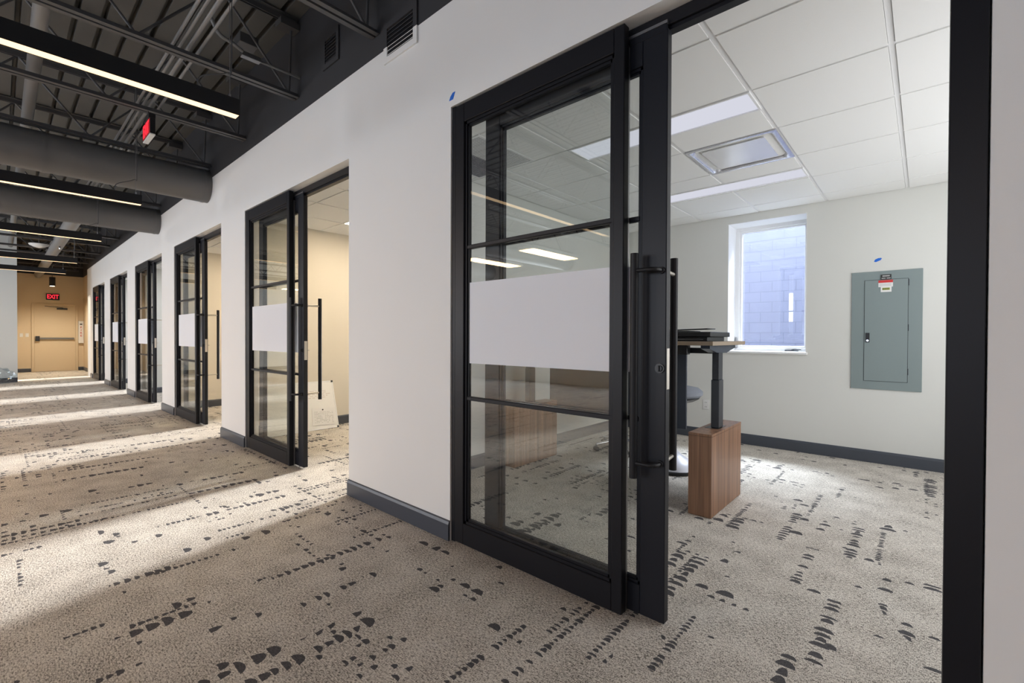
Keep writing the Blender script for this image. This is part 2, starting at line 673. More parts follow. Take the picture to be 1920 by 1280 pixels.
bm = bmesh.new()
for b_ in ((2.2, 5.3, .6, .65), (2.2, 5.3, 2.45, 2.5), (2.2, 2.25, .65, 2.45), (5.25, 5.3, .65, 2.45), (3.72, 3.78, .65, 2.45)):
    box(bm, .98, 1.04, b_[0], b_[1], b_[2], b_[3])
struct(obj('window_7', bm, M['white']))  # frame of the added, unseen window in front of the fill lamp
# deck
bm = bmesh.new()
y = -6.2
n = 0
prev = None
prof = []
while y < D + 0.02:
    prof += [(y, DECK), (y + 0.125, DECK), (y + 0.135, DECK + 0.055), (y + 0.157, DECK + 0.055), (y + 0.167, DECK)]
    y += 0.167
va = [bm.verts.new((-21.9, p[0], p[1])) for p in prof]
vb = [bm.verts.new((4.1, p[0], p[1])) for p in prof]
for i in range(len(prof) - 1):
    if (Vector(prof[i]) - Vector(prof[i + 1])).length > 1e-5:
        bm.faces.new((va[i], vb[i], vb[i + 1], va[i + 1]))
o = obj('ceiling', bm, M['deck'])
struct(o)
bm = bmesh.new()
box(bm, -22.0, 4.2, -6.2, 6.06, DECK + 0.08, DECK + 0.25)
struct(obj('roof', bm, M['deck']))

# ceiling grids of the offices
def office_ceiling(k, xa, xb, x_ref, skip):
    bm = bmesh.new()
    Z = 2.593
    s = 0.6196
    y_ref = 2.216
    box(bm, xa, xb, D + 0.135, YB, Z + 0.014, Z + 0.04)          # backing above the bars
    i0 = math.floor((xa - x_ref) / s)
    i1 = math.ceil((xb - x_ref) / s)
    j0 = math.floor((D + 0.135 - y_ref) / s)
    j1 = math.ceil((YB - y_ref) / s)
    for i in range(i0, i1):
        for j in range(j0, j1):
            x0, x1 = max(x_ref + i * s, xa), min(x_ref + (i + 1) * s, xb)
            y0, y1 = max(y_ref + j * s, D + 0.135), min(y_ref + (j + 1) * s, YB)
            if x1 - x0 < 0.04 or y1 - y0 < 0.04: continue
            # pieces left round the fixtures
            segs = [(y0, y1)]
            for (a, b, c, d) in skip:
                if a < (x0 + x1) / 2 < b:
                    ns = []
                    for (p, q) in segs:
                        if d <= p or c >= q: ns.append((p, q))
                        else:
                            if c - p > 0.03: ns.append((p, c))
                            if q - d > 0.03: ns.append((d, q))
                    segs = ns
            for (p, q) in segs:
                g = 0.014
                bx = box(bm, x0 + g, x1 - g, p + g * 0.6, q - g * 0.6, Z, Z + 0.02)
    n_tile = len(bm.faces)
    for i in range(i0, i1 + 1):
        x = x_ref + i * s
        if xa < x < xb: box(bm, x - 0.012, x + 0.012, D + 0.135, YB, Z + 0.006, Z + 0.012)
    for j in range(j0, j1 + 1):
        yy = y_ref + j * s
        if D + 0.135 < yy < YB: box(bm, xa, xb, yy - 0.012, yy + 0.012, Z + 0.0062, Z + 0.0122)
    bm.faces.ensure_lookup_table()
    for f in bm.faces[n_tile:]: f.material_index = 1
    struct(obj('ceiling_office_%d' % (k + 1), bm, [M['tile'], M['tbar']]))


def skips(o):
    return [(-1.99 + o, -0.745 + o, 2.838, 3.112), (-1.99 + o, -0.745 + o, 4.39, 4.66), (-1.367 + o, -0.745 + o, 3.465, 4.085), (-2.93 + o, -2.30 + o, 2.216, 2.83)]


edges = [(PART[0] + 0.06, 0.95)] + [(PART[k + 1] + 0.06, PART[k] - 0.06) for k in range(5)]
for k in range(6):
    office_ceiling(k, edges[k][0], edges[k][1], -0.7465 + OFF[k], skips(OFF[k]))

# baseboards
def baseboard(name, x0, x1, y, side=-1, h=0.118):
    bm = bmesh.new()
    s = side
    prism(bm, [(y, 0.0), (y + s * 0.014, 0.0), (y + s * 0.014, h - 0.022), (y + s * 0.008, h - 0.006), (y + s * 0.003, h), (y, h)], 'x', x0, x1)
    return struct(obj(name, bm, M['base']))


def baseboard_y(name, y0, y1, x, side, h=0.118, mat='base'):
    bm = bmesh.new()
    s = side
    prism(bm, [(x, 0.0), (x + s * 0.014, 0.0), (x + s * 0.014, h - 0.022), (x + s * 0.008, h - 0.006), (x + s * 0.003, h), (x, h)], 'y', y0, y1)
    return struct(obj(name, bm, M[mat]))


baseboard('baseboard_near', OR, 4.0, D)
nm = ['first', 'second', 'third', 'fourth', 'fifth']
for k in range(5):
    baseboard('baseboard_pier_%d' % (k + 1), OR + OFF[k + 1] - 0.003, OL + OFF[k], D)
baseboard('baseboard_pier_6', -17.86, OL + OFF[5], D)
for k in range(6):
    baseboard('baseboard_back_%d' % (k + 1), edges[k][0], edges[k][1], YB)
    baseboard_y('baseboard_partition_%d' % (k + 1), D + 0.135, YB, PART[k] + 0.06, 1)
baseboard('baseboard_end_side', -21.65, -18.6, 1.96)
baseboard_y('baseboard_end_left', 0.32, 0.70, -21.65, 1)
baseboard_y('baseboard_end_right', 1.79, 1.96, -21.65, 1)
baseboard_y('baseboard_left', -6.0, 0.32, -17.26, 1)

# neighbouring building
bm = bmesh.new()
box(bm, -2.9, 6, 8.0, 8.3, -0.3, 5.5)  # height shaped to block the low sun from the first office
box(bm, -24, -2.9, 8.0, 8.3, -0.3, 1.6)  # unseen stretch cut low to let the sun into the other offices
struct(obj('wall_neighbour', bm, M['block']))

# ------------------------------------------------------------------ office windows
def office_window(k):
    o = OFF[k]
    a, b, c, d = *WINX[k], 1.045, 2.506
    t = thing('window_%d' % (k + 1), 'white-framed office window looking onto a blue block wall' if k == 0 else 'white-framed window of office %d along the corridor' % (k + 1),
              'window', (a, YB, c), kind='structure')
    yr0, yr1 = YB + 0.28, YB + 0.36
    w_ = 0.045
    bm = bmesh.new()
    for i, (ins, y0, y1) in enumerate(((0.0, yr0, yr1), (w_ - .01, yr0 + .02, yr1 - .01))):
        f0, f1 = (w_, w_)
        A, B, Cz, Dz = a + ins, b - ins, c + ins, d - ins
        ww = w_ if i == 0 else 0.03
        box(bm, A, B, y0, y1, Cz, Cz + ww, bev=.003)
        box(bm, A, B, y0, y1, Dz - ww, Dz, bev=.003)
        box(bm, A, A + ww, y0, y1, Cz + ww, Dz - ww, bev=.003)
        box(bm, B - ww, B, y0, y1, Cz + ww, Dz - ww, bev=.003)
    obj('window_frame', bm, M['white'], t)
    bobj('window_glass', [(a + .06, b - .06, yr0 + .04, yr0 + .046, c + .06, d - .06)], M['wglass'], t)
    # lining of the opening and the inner sill
    bobj('window_lining', [(a, a + .004, YB - .001, yr0, c, d), (b - .004, b, YB - .001, yr0, c, d), (a, b, YB - .001, yr0, d - .004, d)], M['white'], t)
    bobj('window_sill', [(a - .015, b + .015, YB - .025, yr0, c - .02, c + .006)], M['white'], t, bev=.004)
    if k == 0:
        bm = bmesh.new()
        box(bm, -1.16, -1.03, yr0 - .05, yr0, c + .006, c + .022, bev=.004)
        tube(bm, curve_pts([(-1.10, yr0 - .03, c + .02), (-1.06, yr0 - .05, c + .032), (-1.0, yr0 - .05, c + .03)]), .006, 8)
        h = obj('crank_handle', bm, M['darkgrey'], t)
        bobj('window_latch', [(a + .012, a + .024, yr0 - .03, yr0, c + .03, c + .16)], M['alu'], t, bev=.003)
    return t


for k in range(6):
    office_window(k)

# ------------------------------------------------------------------ glass office fronts
ORD = ['nearest', 'second', 'third', 'fourth', 'fifth', 'farthest']
WHERE = ['in front of the office with the standing desk', 'in front of the cream office with the whiteboard', 'third along the corridor, next to a cream office',
         'fourth along the corridor, next to a white office', 'fifth along the corridor, near its end', 'last along the corridor, by the tan end wall']
MU = (1.711, 0.848)
FB, FT = 1.049, 1.508


def muntins(x0, x1, y0, y1, par, mat):
    for z in MU:
        bm = bmesh.new()
        box(bm, x0, x1, y0, y1, z - .011, z + .011, bev=.003)
        obj('muntin', bm, mat, par)


def make_front():
    t = thing('glass_door_frame', 'black framed fixed glass panel with track ' + WHERE[0], 'door frame', (OL, D, 0), 'black glass side panels along the corridor')
    fx0, fx1 = OL + .002, -0.955
    y0, y1 = D + .004, D + .046
    bm = bmesh.new()
    box(bm, fx0, fx0 + .030, y0 + .004, y1 + .03, .0, 2.538, bev=.002)          # wall jamb
    box(bm, fx0 + .032, fx0 + .106, y0, y1, .008, 2.530, bev=.003)             # left stile
    box(bm, fx1 - .050, fx1, y0, y1, .008, 2.530, bev=.003)                    # right stile
    box(bm, fx0 + .106, fx1 - .050, y0, y1, 2.425, 2.530, bev=.003)            # top rail
    box(bm, fx0 + .106, fx1 - .050, y0, y1, .008, .128, bev=.003)              # bottom rail
    for ins, dy in ((0.0, .012), (.012, .020)):                                # stepped glazing beads
        a, b, c, d = fx0 + .106 + ins, fx1 - .050 - ins, .128 + ins, 2.425 - ins
        s = .014
        box(bm, a, a + s, y0 + dy, y1 - .004, c, d)
        box(bm, b - s, b, y0 + dy, y1 - .004, c, d)
        box(bm, a, b, y0 + dy, y1 - .004, c, c + s)
        box(bm, a, b, y0 + dy, y1 - .004, d - s, d)
    obj('panel_frame', bm, M['frame'], t)
    gx0, gx1 = fx0 + .112, fx1 - .056
    bobj('glass_pane', [(gx0, gx1, D + .030, D + .036, .135, 2.42)], M['glass'], t)
    bobj('frosted_band', [(gx0 + .02, gx1 - .02, D + .0275, D + .0290, FB, FT)], M['film'], t)
    muntins(fx0 + .12, fx1 - .06, D + .018, D + .046, t, M['frame'])
    # brush strip on the back of the right stile
    bobj('brush_strip', [(fx1 - .008, fx1 - .001, y1, y1 + .012, .01, 2.45)], M['alu'], t)
    # header track and right jamb
    bm = bmesh.new()
    box(bm, OL + .002, OR - .004, D + .075, D + .130, 2.487, 2.5395, bev=.002)
    box(bm, OL + .002, OR - .004, D + .090, D + .128, 2.472, 2.487)
    obj('header_track', bm, M['frame'], t)
    return t


def make_door():
    X1 = -0.790
    X0 = -1.845
    t = thing('sliding_door', 'sliding glass door with black pull bars ' + WHERE[0], 'door', (X0, D + .06, 0), 'black sliding glass doors along the corridor')
    y0, y1 = D + .062, D + .102
    z0, z1 = .012, 2.468
    st = .110
    bm = bmesh.new()
    box(bm, X0, X0 + st, y0, y1, z0, z1, bev=.003)
    box(bm, X1 - st, X1, y0, y1, z0, z1, bev=.003)
    box(bm, X0 + st, X1 - st, y0, y1, z1 - .115, z1, bev=.002)
    box(bm, X0 + st, X1 - st, y0, y1, z0, z0 + .125, bev=.002)
    for ins in (0.0, .010):
        a, b, c, d = X0 + st + ins, X1 - st - ins, z0 + .125 + ins, z1 - .115 - ins
        s = .012
        yy = y0 + .008 + ins * .6
        box(bm, a, a + s, yy, y1 - .008, c, d)
        box(bm, b - s, b, yy, y1 - .008, c, d)
        box(bm, a, b, yy, y1 - .008, c, c + s)
        box(bm, a, b, yy, y1 - .008, d - s, d)
    obj('door_frame', bm, M['frame2'], t)
    gx0, gx1 = X0 + st + .004, X1 - st - .004
    bobj('glass_pane', [(gx0, gx1, y0 + .018, y0 + .024, z0 + .128, z1 - .118)], M['glass'], t)
    bobj('frosted_band', [(gx0 + .016, gx1 - .016, y0 + .0155, y0 + .0170, FB, FT)], M['film'], t)
    muntins(gx0 + .01, gx1 - .01, y0 + .008, y1 - .008, t, M['frame2'])
    # hanger rail cover with its aluminium lip
    bobj('hanger_cover', [(X0, X1 - .004, y0 - .002, y0 + .012, 2.455, 2.486)], M['frame2'], t, bev=.002)
    bobj('hanger_lip', [(X0, X1 - .002, y0 - .003, y0 + .010, 2.4865, 2.499)], M['alu'], t)
    # pull bars: front on the corridor side, back on the office side
    for nme, yf, sgn in (('pull_handle', y0, -1), ('pull_handle', y1, 1)):
        bm = bmesh.new()
        hx, bx, yb = (-0.812, -0.903, yf - .058) if sgn < 0 else (-0.812, -0.828, yf + .130)
        cyl(bm, (bx, yb, .612), (bx, yb, 1.550), .0165, seg=24)
        h = obj(nme, bm, M['handle'], t, smooth=True)
        for z in (.676, 1.478):
            bm = bmesh.new()
            if sgn < 0: tube(bm, curve_pts([(hx, yf, z), (hx, yf - .030, z), (hx - .010, yf - .050, z), (hx - .032, yb, z), (bx, yb, z)]), .0095, 12)
            else: tube(bm, [(hx, yf, z), (bx, yb, z)], .0085, 12)
            cyl(bm, (hx, yf + sgn * .0005, z), (hx, yf + sgn * .009, z), .015, seg=20)
            obj('mounting_post', bm, M['handle'] if sgn < 0 else M['cham'], h, smooth=True)
    bm = bmesh.new()
    cyl(bm, (-0.815, y0, 1.072), (-0.815, y0 - .006, 1.072), .020, seg=24)
    cyl(bm, (-0.815, y0 - .006, 1.072), (-0.815, y0 - .012, 1.072), .013, seg=20)
    box(bm, -0.818, -0.812, y0 - .020, y0 - .012, 1.060, 1.084, bev=.001)
    obj('keyed_lock', bm, M['black'], t, smooth=True)
    bm = bmesh.new()
    box(bm, X1 - .001, X1 + .0015, y0 + .008, y1 - .006, .985, 1.155, bev=.0005)
    obj('latch_plate', bm, M['cham'], t)
    bm = bmesh.new()
    cyl(bm, (-0.835, y1, 1.072), (-0.835, y1 + .008, 1.072), .018, seg=20)
    box(bm, -0.840, -0.822, y1 + .008, y1 + .030, 1.066, 1.078, bev=.002)
    obj('thumb_turn', bm, M['cham'], t)
    return t


f0 = make_front()
t = thing('door_post', 'wide black metal door post at the right edge, against the wall', 'door post', (.09, D, 0))
bobj('front_post', [(.047, OR - .004, D + .008, D + .066, 0.0, 2.486)], M['frame'], t, bev=.002)
bobj('rear_post', [(.052, OR - .004, D + .070, D + .131, 0.0, 2.470)], M['frame'], t, bev=.002)
d0 = make_door()
for k in range(1, 6):
    o = OFF[k]
    dup(f0, f0.location + Vector((o, 0, 0)), 'black framed fixed glass panel with track ' + WHERE[k])
    dup(d0, d0.location + Vector((o, 0, 0)), 'sliding glass door with black pull bars ' + WHERE[k])

# ------------------------------------------------------------------ roof structure over the corridor
JX = [-1.59, -2.87, -4.14, -5.42, -6.62, -7.97, -9.24, -10.5, -11.8, -13.07, -14.35, -15.85, -16.9, -18.2, -19.5, -20.7]


def make_joist(x):
    t = thing('roof_joist', 'x', 'joist', (x, D, 3.29), 'black open web roof joists')
    ya = -6.0 if x > -17.3 else 0.32
    bm = bmesh.new()
    for s in (-1, 1):
        box(bm, x + s * .010, x + s * .048, ya, D - .004, 3.287, 3.293)
        box(bm, x + s * .010, x + s * .016, ya, D - .004, 3.293, 3.33)
    obj('bottom_chord', bm, M['steel'], t)
    bm = bmesh.new()
    for s in (-1, 1):
        box(bm, x + s * .010, x + s * .055, ya, D - .004, 3.955, 3.962)
        box(bm, x + s * .010, x + s * .017, ya, D - .004, 3.915, 3.955)
    box(bm, x - .06, x + .06, D - .16, D - .004, 3.86, 3.915)
    obj('top_chord', bm, M['steel'], t)
    bm = bmesh.new()
    y = D - .07
    up = True
    while y > ya + .55:
        a = (x, y, 3.31 if up else 3.93)
        b = (x, y - .52, 3.93 if up else 3.31)
        cyl(bm, a, b, .010, seg=8)
        up = not up
        y -= .52
    cyl(bm, (x, D - .07, 3.31), (x, D - .05, 3.9), .010, seg=8)
    obj('web', bm, M['steel'], t)
    return t


j0 = make_joist(JX[0])
def jlabel(i):
    return ['black open web roof joist nearest the camera, above the first pier',
            'black open web roof joist ending beside the louvred wall vent',
            'black open web roof joist just before the nearest linear pendant light',
            'black open web roof joist just behind the hanging exit sign',
            'black open web roof joist right above the nearer round duct',
            'black open web roof joist between the two round ducts, farther of the two there',
            'black open web roof joist right above the farther round duct'][i] if i < 7 else \
        ('black open web roof joist, %s one beyond the farther round duct' % ['first', 'second', 'third', 'fourth', 'fifth', 'sixth', 'seventh', 'eighth', 'ninth'][i - 7])


j0['label'] = jlabel(0)
for i, x in enumerate(JX):
    if i == 13:
        jb = make_joist(x)
        jb['label'] = jlabel(i)
    elif i: dup(j0 if i < 13 else jb, Vector((x, D, 3.29)), jlabel(i))


def round_duct(x, zc, r, label):
    t = thing('round_duct', label, 'duct', (x, D, zc), 'black round ducts across the corridor')
    bm = bmesh.new()
    cyl(bm, (x, -5.99, zc), (x, D - .002, zc), r, seg=56, cap=True)
    obj('duct_body', bm, M['duct'], t, smooth=True)
    for k, yy in enumerate((1.70, 0.30, -1.2, -2.7)):
        bm = bmesh.new()
        cyl(bm, (x, yy, zc), (x, yy + .025, zc), r + .004, seg=56)
        obj('joint_band', bm, M['duct'], t, smooth=True)
    for yy in (-.55, 1.05):
        bm = bmesh.new()
        cyl(bm, (x, yy, zc + r - .01), (x, yy, DECK), .003, seg=6)
        obj('hanger_rod', bm, M['steel'], t)


round_duct(-6.74, 3.075, .20, 'black round duct crossing overhead, the nearer of two')
round_duct(-9.42, 3.07, .20, 'black round duct crossing overhead, the farther of two')


# linear pendants
def linear(x, label):
    t = thing('linear_pendant_light', label, 'pendant light', (x, 1.03, 2.6), 'linear LED pendants across the corridor')
    y0, y1 = -2.0, 1.03
    bm = bmesh.new()
    box(bm, x - .038, x + .038, y0, y1, 2.606, 2.70)
    box(bm, x - .038, x - .034, y0, y1, 2.600, 2.606)
    box(bm, x + .034, x + .038, y0, y1, 2.600, 2.606)
    obj('housing', bm, M['black'], t)
    bobj('diffuser', [(x - .034, x + .034, y0 + .003, y1 - .003, 2.601, 2.6055)], M['strip'], t)
    for yy in (y1 - .045, y0 + .2):
        bm = bmesh.new()
        cyl(bm, (x, yy, 2.70), (x, yy, 3.96), .0018, seg=6)
        cyl(bm, (x, yy, 2.70), (x, yy, 2.73), .006, seg=8)
        obj('suspension_cable', bm, M['alu'], t)
    bm = bmesh.new()
    tube(bm, curve_pts([(x, y1 - .22, 2.70), (x, y1 - .20, 2.78), (x, y1 - .06, 2.86), (x, y1 - .035, 2.95), (x, y1 - .035, 3.9)]), .004, 8)
    obj('power_cord', bm, M['steel'], t)
    return t


l0 = linear(-3.29, 'linear black pendant light nearest the camera, before the round ducts')
for x, lb in ((-6.28, 'linear black pendant light between the two round ducts, second from camera'),
              (-9.15, 'linear black pendant light just beyond the farther round duct, third'),
              (-12.3, 'linear black pendant light fourth along the corridor'),
              (-14.6, 'linear black pendant light farthest along the corridor, before the tan end')):
    dup(l0, Vector((x, 1.03, 2.6)), lb)

# flat panel lights over the open-plan side
def flat_panel(x, y, label):
    t = thing('ceiling_panel_light', label, 'ceiling light', (x, y, 2.6), 'warm flat panel lights over the open area')
    bobj('housing', [(x - .17, x + .17, y - .6, y + .6, 2.61, 2.66)], M['white'], t)
    bobj('diffuser', [(x - .15, x + .15, y - .58, y + .58, 2.602, 2.609)], M['panel_led'], t)
    for yy in (y - .5, y + .5):
        bm = bmesh.new()
        cyl(bm, (x, yy, 2.66), (x, yy, 3.96), .002, seg=6)
        obj('suspension_cable', bm, M['alu'], t)
    return t


p0 = flat_panel(-4.78, -2.65, 'warm flat panel light reflected in the nearest glass, upper right of the pair')
dup(p0, Vector((-6.13, -2.65, 2.6)), 'warm flat panel light reflected in the nearest glass, lower left of the pair')
for x_, lb_ in ((-8.6, 'third'), (-11.4, 'fourth'), (-14.2, 'fifth')):  # extra unseen panels added to brighten the corridor floor
    dup(p0, Vector((x_, -2.65, 2.6)), 'added unseen warm panel light over the open area, %s along the corridor' % lb_)
dup(p0, Vector((1.2, -2.65, 2.6)), 'added unseen warm panel light over the open area behind the camera')  # one more unseen panel added as floor fill

# conduits and pipes
def run(name, pts, r, mat, label, cat, group=None):
    bm = bmesh.new()
    tube(bm, pts, r, 14)
    return tag(obj(name, bm, M[mat], smooth=True, origin=pts[0]), label, cat, group)


for k, (yy, zz, r, side) in enumerate(((.875, 3.37, .011, 'leftmost'), (.915, 3.37, .011, 'second from left'), (.965, 3.37, .015, 'third from left, thickest'), (1.03, 3.37, .011, 'rightmost'))):
    run('conduit', [(2.0, yy, zz), (-6.2, yy, zz), (-16.9, yy - .05, zz)], r, 'pipe',
        'painted electrical conduit above the nearest pendant light, %s of the bundle' % side, 'conduit', 'conduits running along the ceiling')
run('sprinkler_main', [(2.0, .205, 3.42), (-16.9, .205, 3.42)], .045, 'pipe', 'thick grey pipe running along the corridor ceiling at left', 'pipe')
run('ceiling_duct', [(-10.6, .87, 3.17), (-21.6, .87, 3.17)], .10, 'pipe', 'grey round duct along the ceiling at the far end', 'duct')
run('flexible_conduit', curve_pts([(-3.95, 1.06, 3.55), (-3.97, 1.12, 3.47), (-4.0, 1.22, 3.46), (-4.05, 1.30, 3.46)]), .014, 'pipe',
    'bent flexible conduit leaving the conduit bundle', 'conduit')
t = thing('junction_conduit', 'straight conduit with coupling box running to the black wall', 'conduit', (-4.08, 1.3, 3.45))
bm = bmesh.new(); cyl(bm, (-4.08, 1.44, 3.45), (-4.08, D - .003, 3.45), .010, seg=12); obj('conduit_pipe', bm, M['pipe'], t, smooth=True)
bobj('coupling_box', [(-4.10, -4.05, 1.30, 1.44, 3.43, 3.47)], M['alu'], t, bev=.003)
bobj('junction_box', [(-4.30, -4.16, 1.32, 1.46, 3.6, 3.68)], M['steel'], t, bev=.003)

# ------------------------------------------------------------------ exit signs
def exit_sign_hung():
    x1, x0, y0, y1, z0, z1 = -5.20, -5.50, .916, .957, 3.012, 3.165
    t = thing('exit_sign', 'hanging red exit sign beneath the joists, seen edge on', 'exit sign', ((x0 + x1) / 2, y0, z0))
    bobj('housing', [(x0, x1, y0, y1, z0 + .012, z1)], M['black'], t, bev=.003)
    bobj('bottom_cover', [(x0, x1 + .001, y0, y1, z0, z0 + .012)], M['plastic'], t, bev=.002)
    bobj('face', [(x0 + .008, x1 - .008, y0 - .002, y0, z0 + .018, z1 - .008)], M['exitdim'], t)
    text('lettering', 'EXIT', .15, ((x0 + x1) / 2, y0 - .004, (z0 + z1) / 2), (R(90), 0, 0), M['exitred'], t, bold=.004, sx=.78)
    bobj('canopy', [(x0 + .08, x1 - .02, y0 - .005, y1 + .005, z1, z1 + .045)], M['black'], t, bev=.003)
    bm = bmesh.new()
    cyl(bm, (-5.395, (y0 + y1) / 2, z1 + .045), (-5.395, (y0 + y1) / 2, 3.2875), .006, seg=10)
    obj('stem', bm, M['steel'], t)


exit_sign_hung()
t = thing('exit_sign', 'red lit exit sign on the tan wall above the end door', 'exit sign', (-21.65, 1.21, 2.37))
bobj('housing', [(-21.649, -21.60, 1.05, 1.37, 2.37, 2.58)], M['black'], t, bev=.003)
text('lettering', 'EXIT', .19, (-21.596, 1.21, 2.475), (R(90), 0, R(90)), M['exitred'], t, bold=.004, sx=.72)

# ------------------------------------------------------------------ corridor end
t = thing('door_1', 'tan exit door with push bar at the corridor end', 'door', (-21.65, 1.26, 0), kind='structure')
bobj('door_frame', [(-21.649, -21.615, .715, .775, 0, 2.25), (-21.649, -21.615, 1.76, 1.82, 0, 2.25), (-21.649, -21.615, .775, 1.76, 2.20, 2.25)], M['tan'], t, bev=.003)
bobj('door_leaf', [(-21.649, -21.632, .779, 1.756, .01, 2.196)], M['tan'], t)
pb = bobj('push_bar', [(-21.60, -21.565, .86, 1.70, 1.065, 1.12)], M['alu'], t, bev=.008)
bobj('latch_case', [(-21.632, -21.56, .80, .90, 1.01, 1.17)], M['darkgrey'], pb, bev=.006)
bobj('bar_bracket', [(-21.632, -21.56, 1.66, 1.72, 1.06, 1.125)], M['alu'], pb, bev=.006)
dc = bobj('door_closer', [(-21.632, -21.57, 1.30, 1.56, 2.06, 2.11)], M['darkgrey'], t, bev=.006)
bm = bmesh.new()
tube(bm, [(-21.59, 1.45, 2.12), (-21.50, 1.25, 2.14), (-21.60, 1.02, 2.16)], .009, 8)
obj('closer_arm', bm, M['darkgrey'], dc)
t = thing('fire_extinguisher_cabinet', 'cream wall cabinet with red lettering beside the exit door', 'cabinet', (-21.65, 1.9, .93))
bobj('body', [(-21.649, -21.56, 1.825, 1.955, .93, 1.69)], M['paper'], t, bev=.004)
bobj('viewing_slot', [(-21.560, -21.556, 1.86, 1.92, 1.56, 1.60)], M['darkgrey'], t)
for i_, ch_ in enumerate('FIRE'):
    text('lettering', ch_, .085, (-21.5555, 1.89, 1.47 - i_ * .095), (R(90), 0, R(90)), M['redtext'], t, bold=.002)
lamp('end_downlight', 'SPOT', (-20.0, 1.11, 2.69), (0, 0, 0), 235, (1.0, 0.89, 0.71), spot_size=R(150), spot_blend=0.8, shadow_soft_size=0.05)
t = thing('cylinder_downlight', 'small black cylinder pendant above the end door', 'pendant light', (-20.0, 1.11, 2.71))
bm = bmesh.new(); lathe(bm, [(.055, 0.0), (.072, 0.0), (.072, .27), (.02, .275)], (-20.0, 1.11, 2.715)); obj('shade', bm, M['black'], t, smooth=True)
bm = bmesh.new(); cyl(bm, (-20, 1.11, 2.705), (-20, 1.11, 2.714), .055, seg=24); obj('lens', bm, M['spot'], t)
bm = bmesh.new(); cyl(bm, (-20, 1.11, 2.98), (-20, 1.11, DECK + .03), .006, seg=8); obj('stem', bm, M['steel'], t)
for yy, lb in ((.487, 'left of two'), (.616, 'right of two')):
    t = thing('light_switch', 'cream wall switch plate beside the exit door, %s' % lb, 'switch', (-21.65, yy, 1.14), 'switch plates by the exit door')
    bobj('plate', [(-21.649, -21.643, yy - .037, yy + .037, 1.14, 1.26)], M['paper'], t, bev=.002)
    bobj('rocker', [(-21.643, -21.639, yy - .016, yy + .016, 1.165, 1.235)], M['plastic'], t, bev=.001)
t = thing('smoke_detector', 'white round ceiling sensor hanging at the far end of the corridor', 'detector', (-15.64, .65, 3.28))
bm = bmesh.new(); lathe(bm, [(.03, 0), (.10, .02), (.17, .06), (.18, .085), (.06, .09)], (-15.64, .65, 3.27)); obj('dome', bm, M['plastic'], t, smooth=True)
bm = bmesh.new(); cyl(bm, (-15.64, .65, 3.36), (-15.64, .65, DECK + .03), .012, seg=10); obj('stem', bm, M['steel'], t)
t = thing('sprinkler', 'small shiny sprinkler head below the far ceiling duct', 'sprinkler', (-13.6, .87, 3.03))
bm = bmesh.new(); cyl(bm, (-13.6, .87, 3.04), (-13.6, .87, 3.075), .012, seg=10); obj('drop_pipe', bm, M['steel'], t)
bm = bmesh.new(); lathe(bm, [(.03, 0), (.03, .006), (.008, .012), (.014, .04)], (-13.6, .87, 3.0), 16); obj('deflector', bm, M['chrome'], t)
# plastic-wrapped bundle at the left edge
random.seed(4)
bm = bmesh.new()
bmesh.ops.create_icosphere(bm, subdivisions=4, radius=.2)
for v in bm.verts:
    n_ = v.co.normalized()
    k_ = 1 + .22 * math.sin(7 * n_.x + 3 * n_.z) * math.cos(6 * n_.y) + random.uniform(-.05, .05)
    v.co = Vector((n_.x * .2 * k_, n_.y * .26 * k_, max(n_.z * .21 * k_, -.17) + .17))
for v in bm.verts: v.co += Vector((-16.95, -.02, .002))
tag(obj('plastic_bag', bm, M['wrap'], origin=(-16.95, -.02, 0)), 'crumpled clear plastic bag on the carpet by the grey wall', 'plastic bag')

# ------------------------------------------------------------------ wall vents and tapes
def wall_vent(xa, xb, za, zb, fl, label, split):
    t = thing('wall_vent', label, 'vent', ((xa + xb) / 2, D, za), 'louvred vents high on the corridor wall')
    y0 = D - .012
    fr = []
    def ring(z0, z1):
        out = []
        for (a, b, c, d) in ((xa - fl, xa, za - fl, zb + fl), (xb, xb + fl, za - fl, zb + fl), (xa, xb, za - fl, za), (xa, xb, zb, zb + fl)):
            c2, d2 = max(c, z0), min(d, z1)
            if d2 > c2: out.append((a, b, y0, D - .001, c2, d2))
        return out
    if split > za - fl:
        bobj('flange', ring(0, split), M['wall'], t)
    up = ring(max(split, 0), 9)
    if up: bobj('flange', up, M['black_wall'], t)
    bobj('backing', [(xa, xb, D - .004, D - .001, za, zb)], M['black'], t)
    n_ = int((zb - za) / .0235)
    for i in range(n_):
        z = za + .006 + i * (zb - za) / n_
        bm = bmesh.new()
        prism(bm, [(y0 + .001, z), (y0 + .001, z + .003), (D - .004, z + .012), (D - .004, z + .008)], 'x', xa, xb)
        obj('louvre', bm, M['wall'] if z < split else M['steel'], t)


wall_vent(-2.717, -2.425, 3.086, 3.272, .04, 'louvred vent half white half black across the paint line', 3.153)
wall_vent(-3.60, -3.42, 3.38, 3.56, .04, 'all black louvred vent on the black upper wall', -1)


def tape(name, pts, y, label):
    bm = bmesh.new()
    prism(bm, pts, 'y', y - .0015, y - .0003)
    return tag(obj(name, bm, M['blue'], origin=(pts[0][0], y, pts[0][1])), label, 'tape')


tape('blue_tape', [(-2.084, 2.578), (-2.050, 2.578), (-2.031, 2.617), (-2.052, 2.617), (-2.073, 2.600)], D, 'blue painter tape scrap above the nearest door frame corner')
tape('blue_tape', [(-.366, 1.937), (-.352, 1.932), (-.318, 1.946), (-.306, 1.962), (-.312, 1.969), (-.335, 1.968), (-.358, 1.957)], YB, 'blue tape dab above the grey electrical panel')

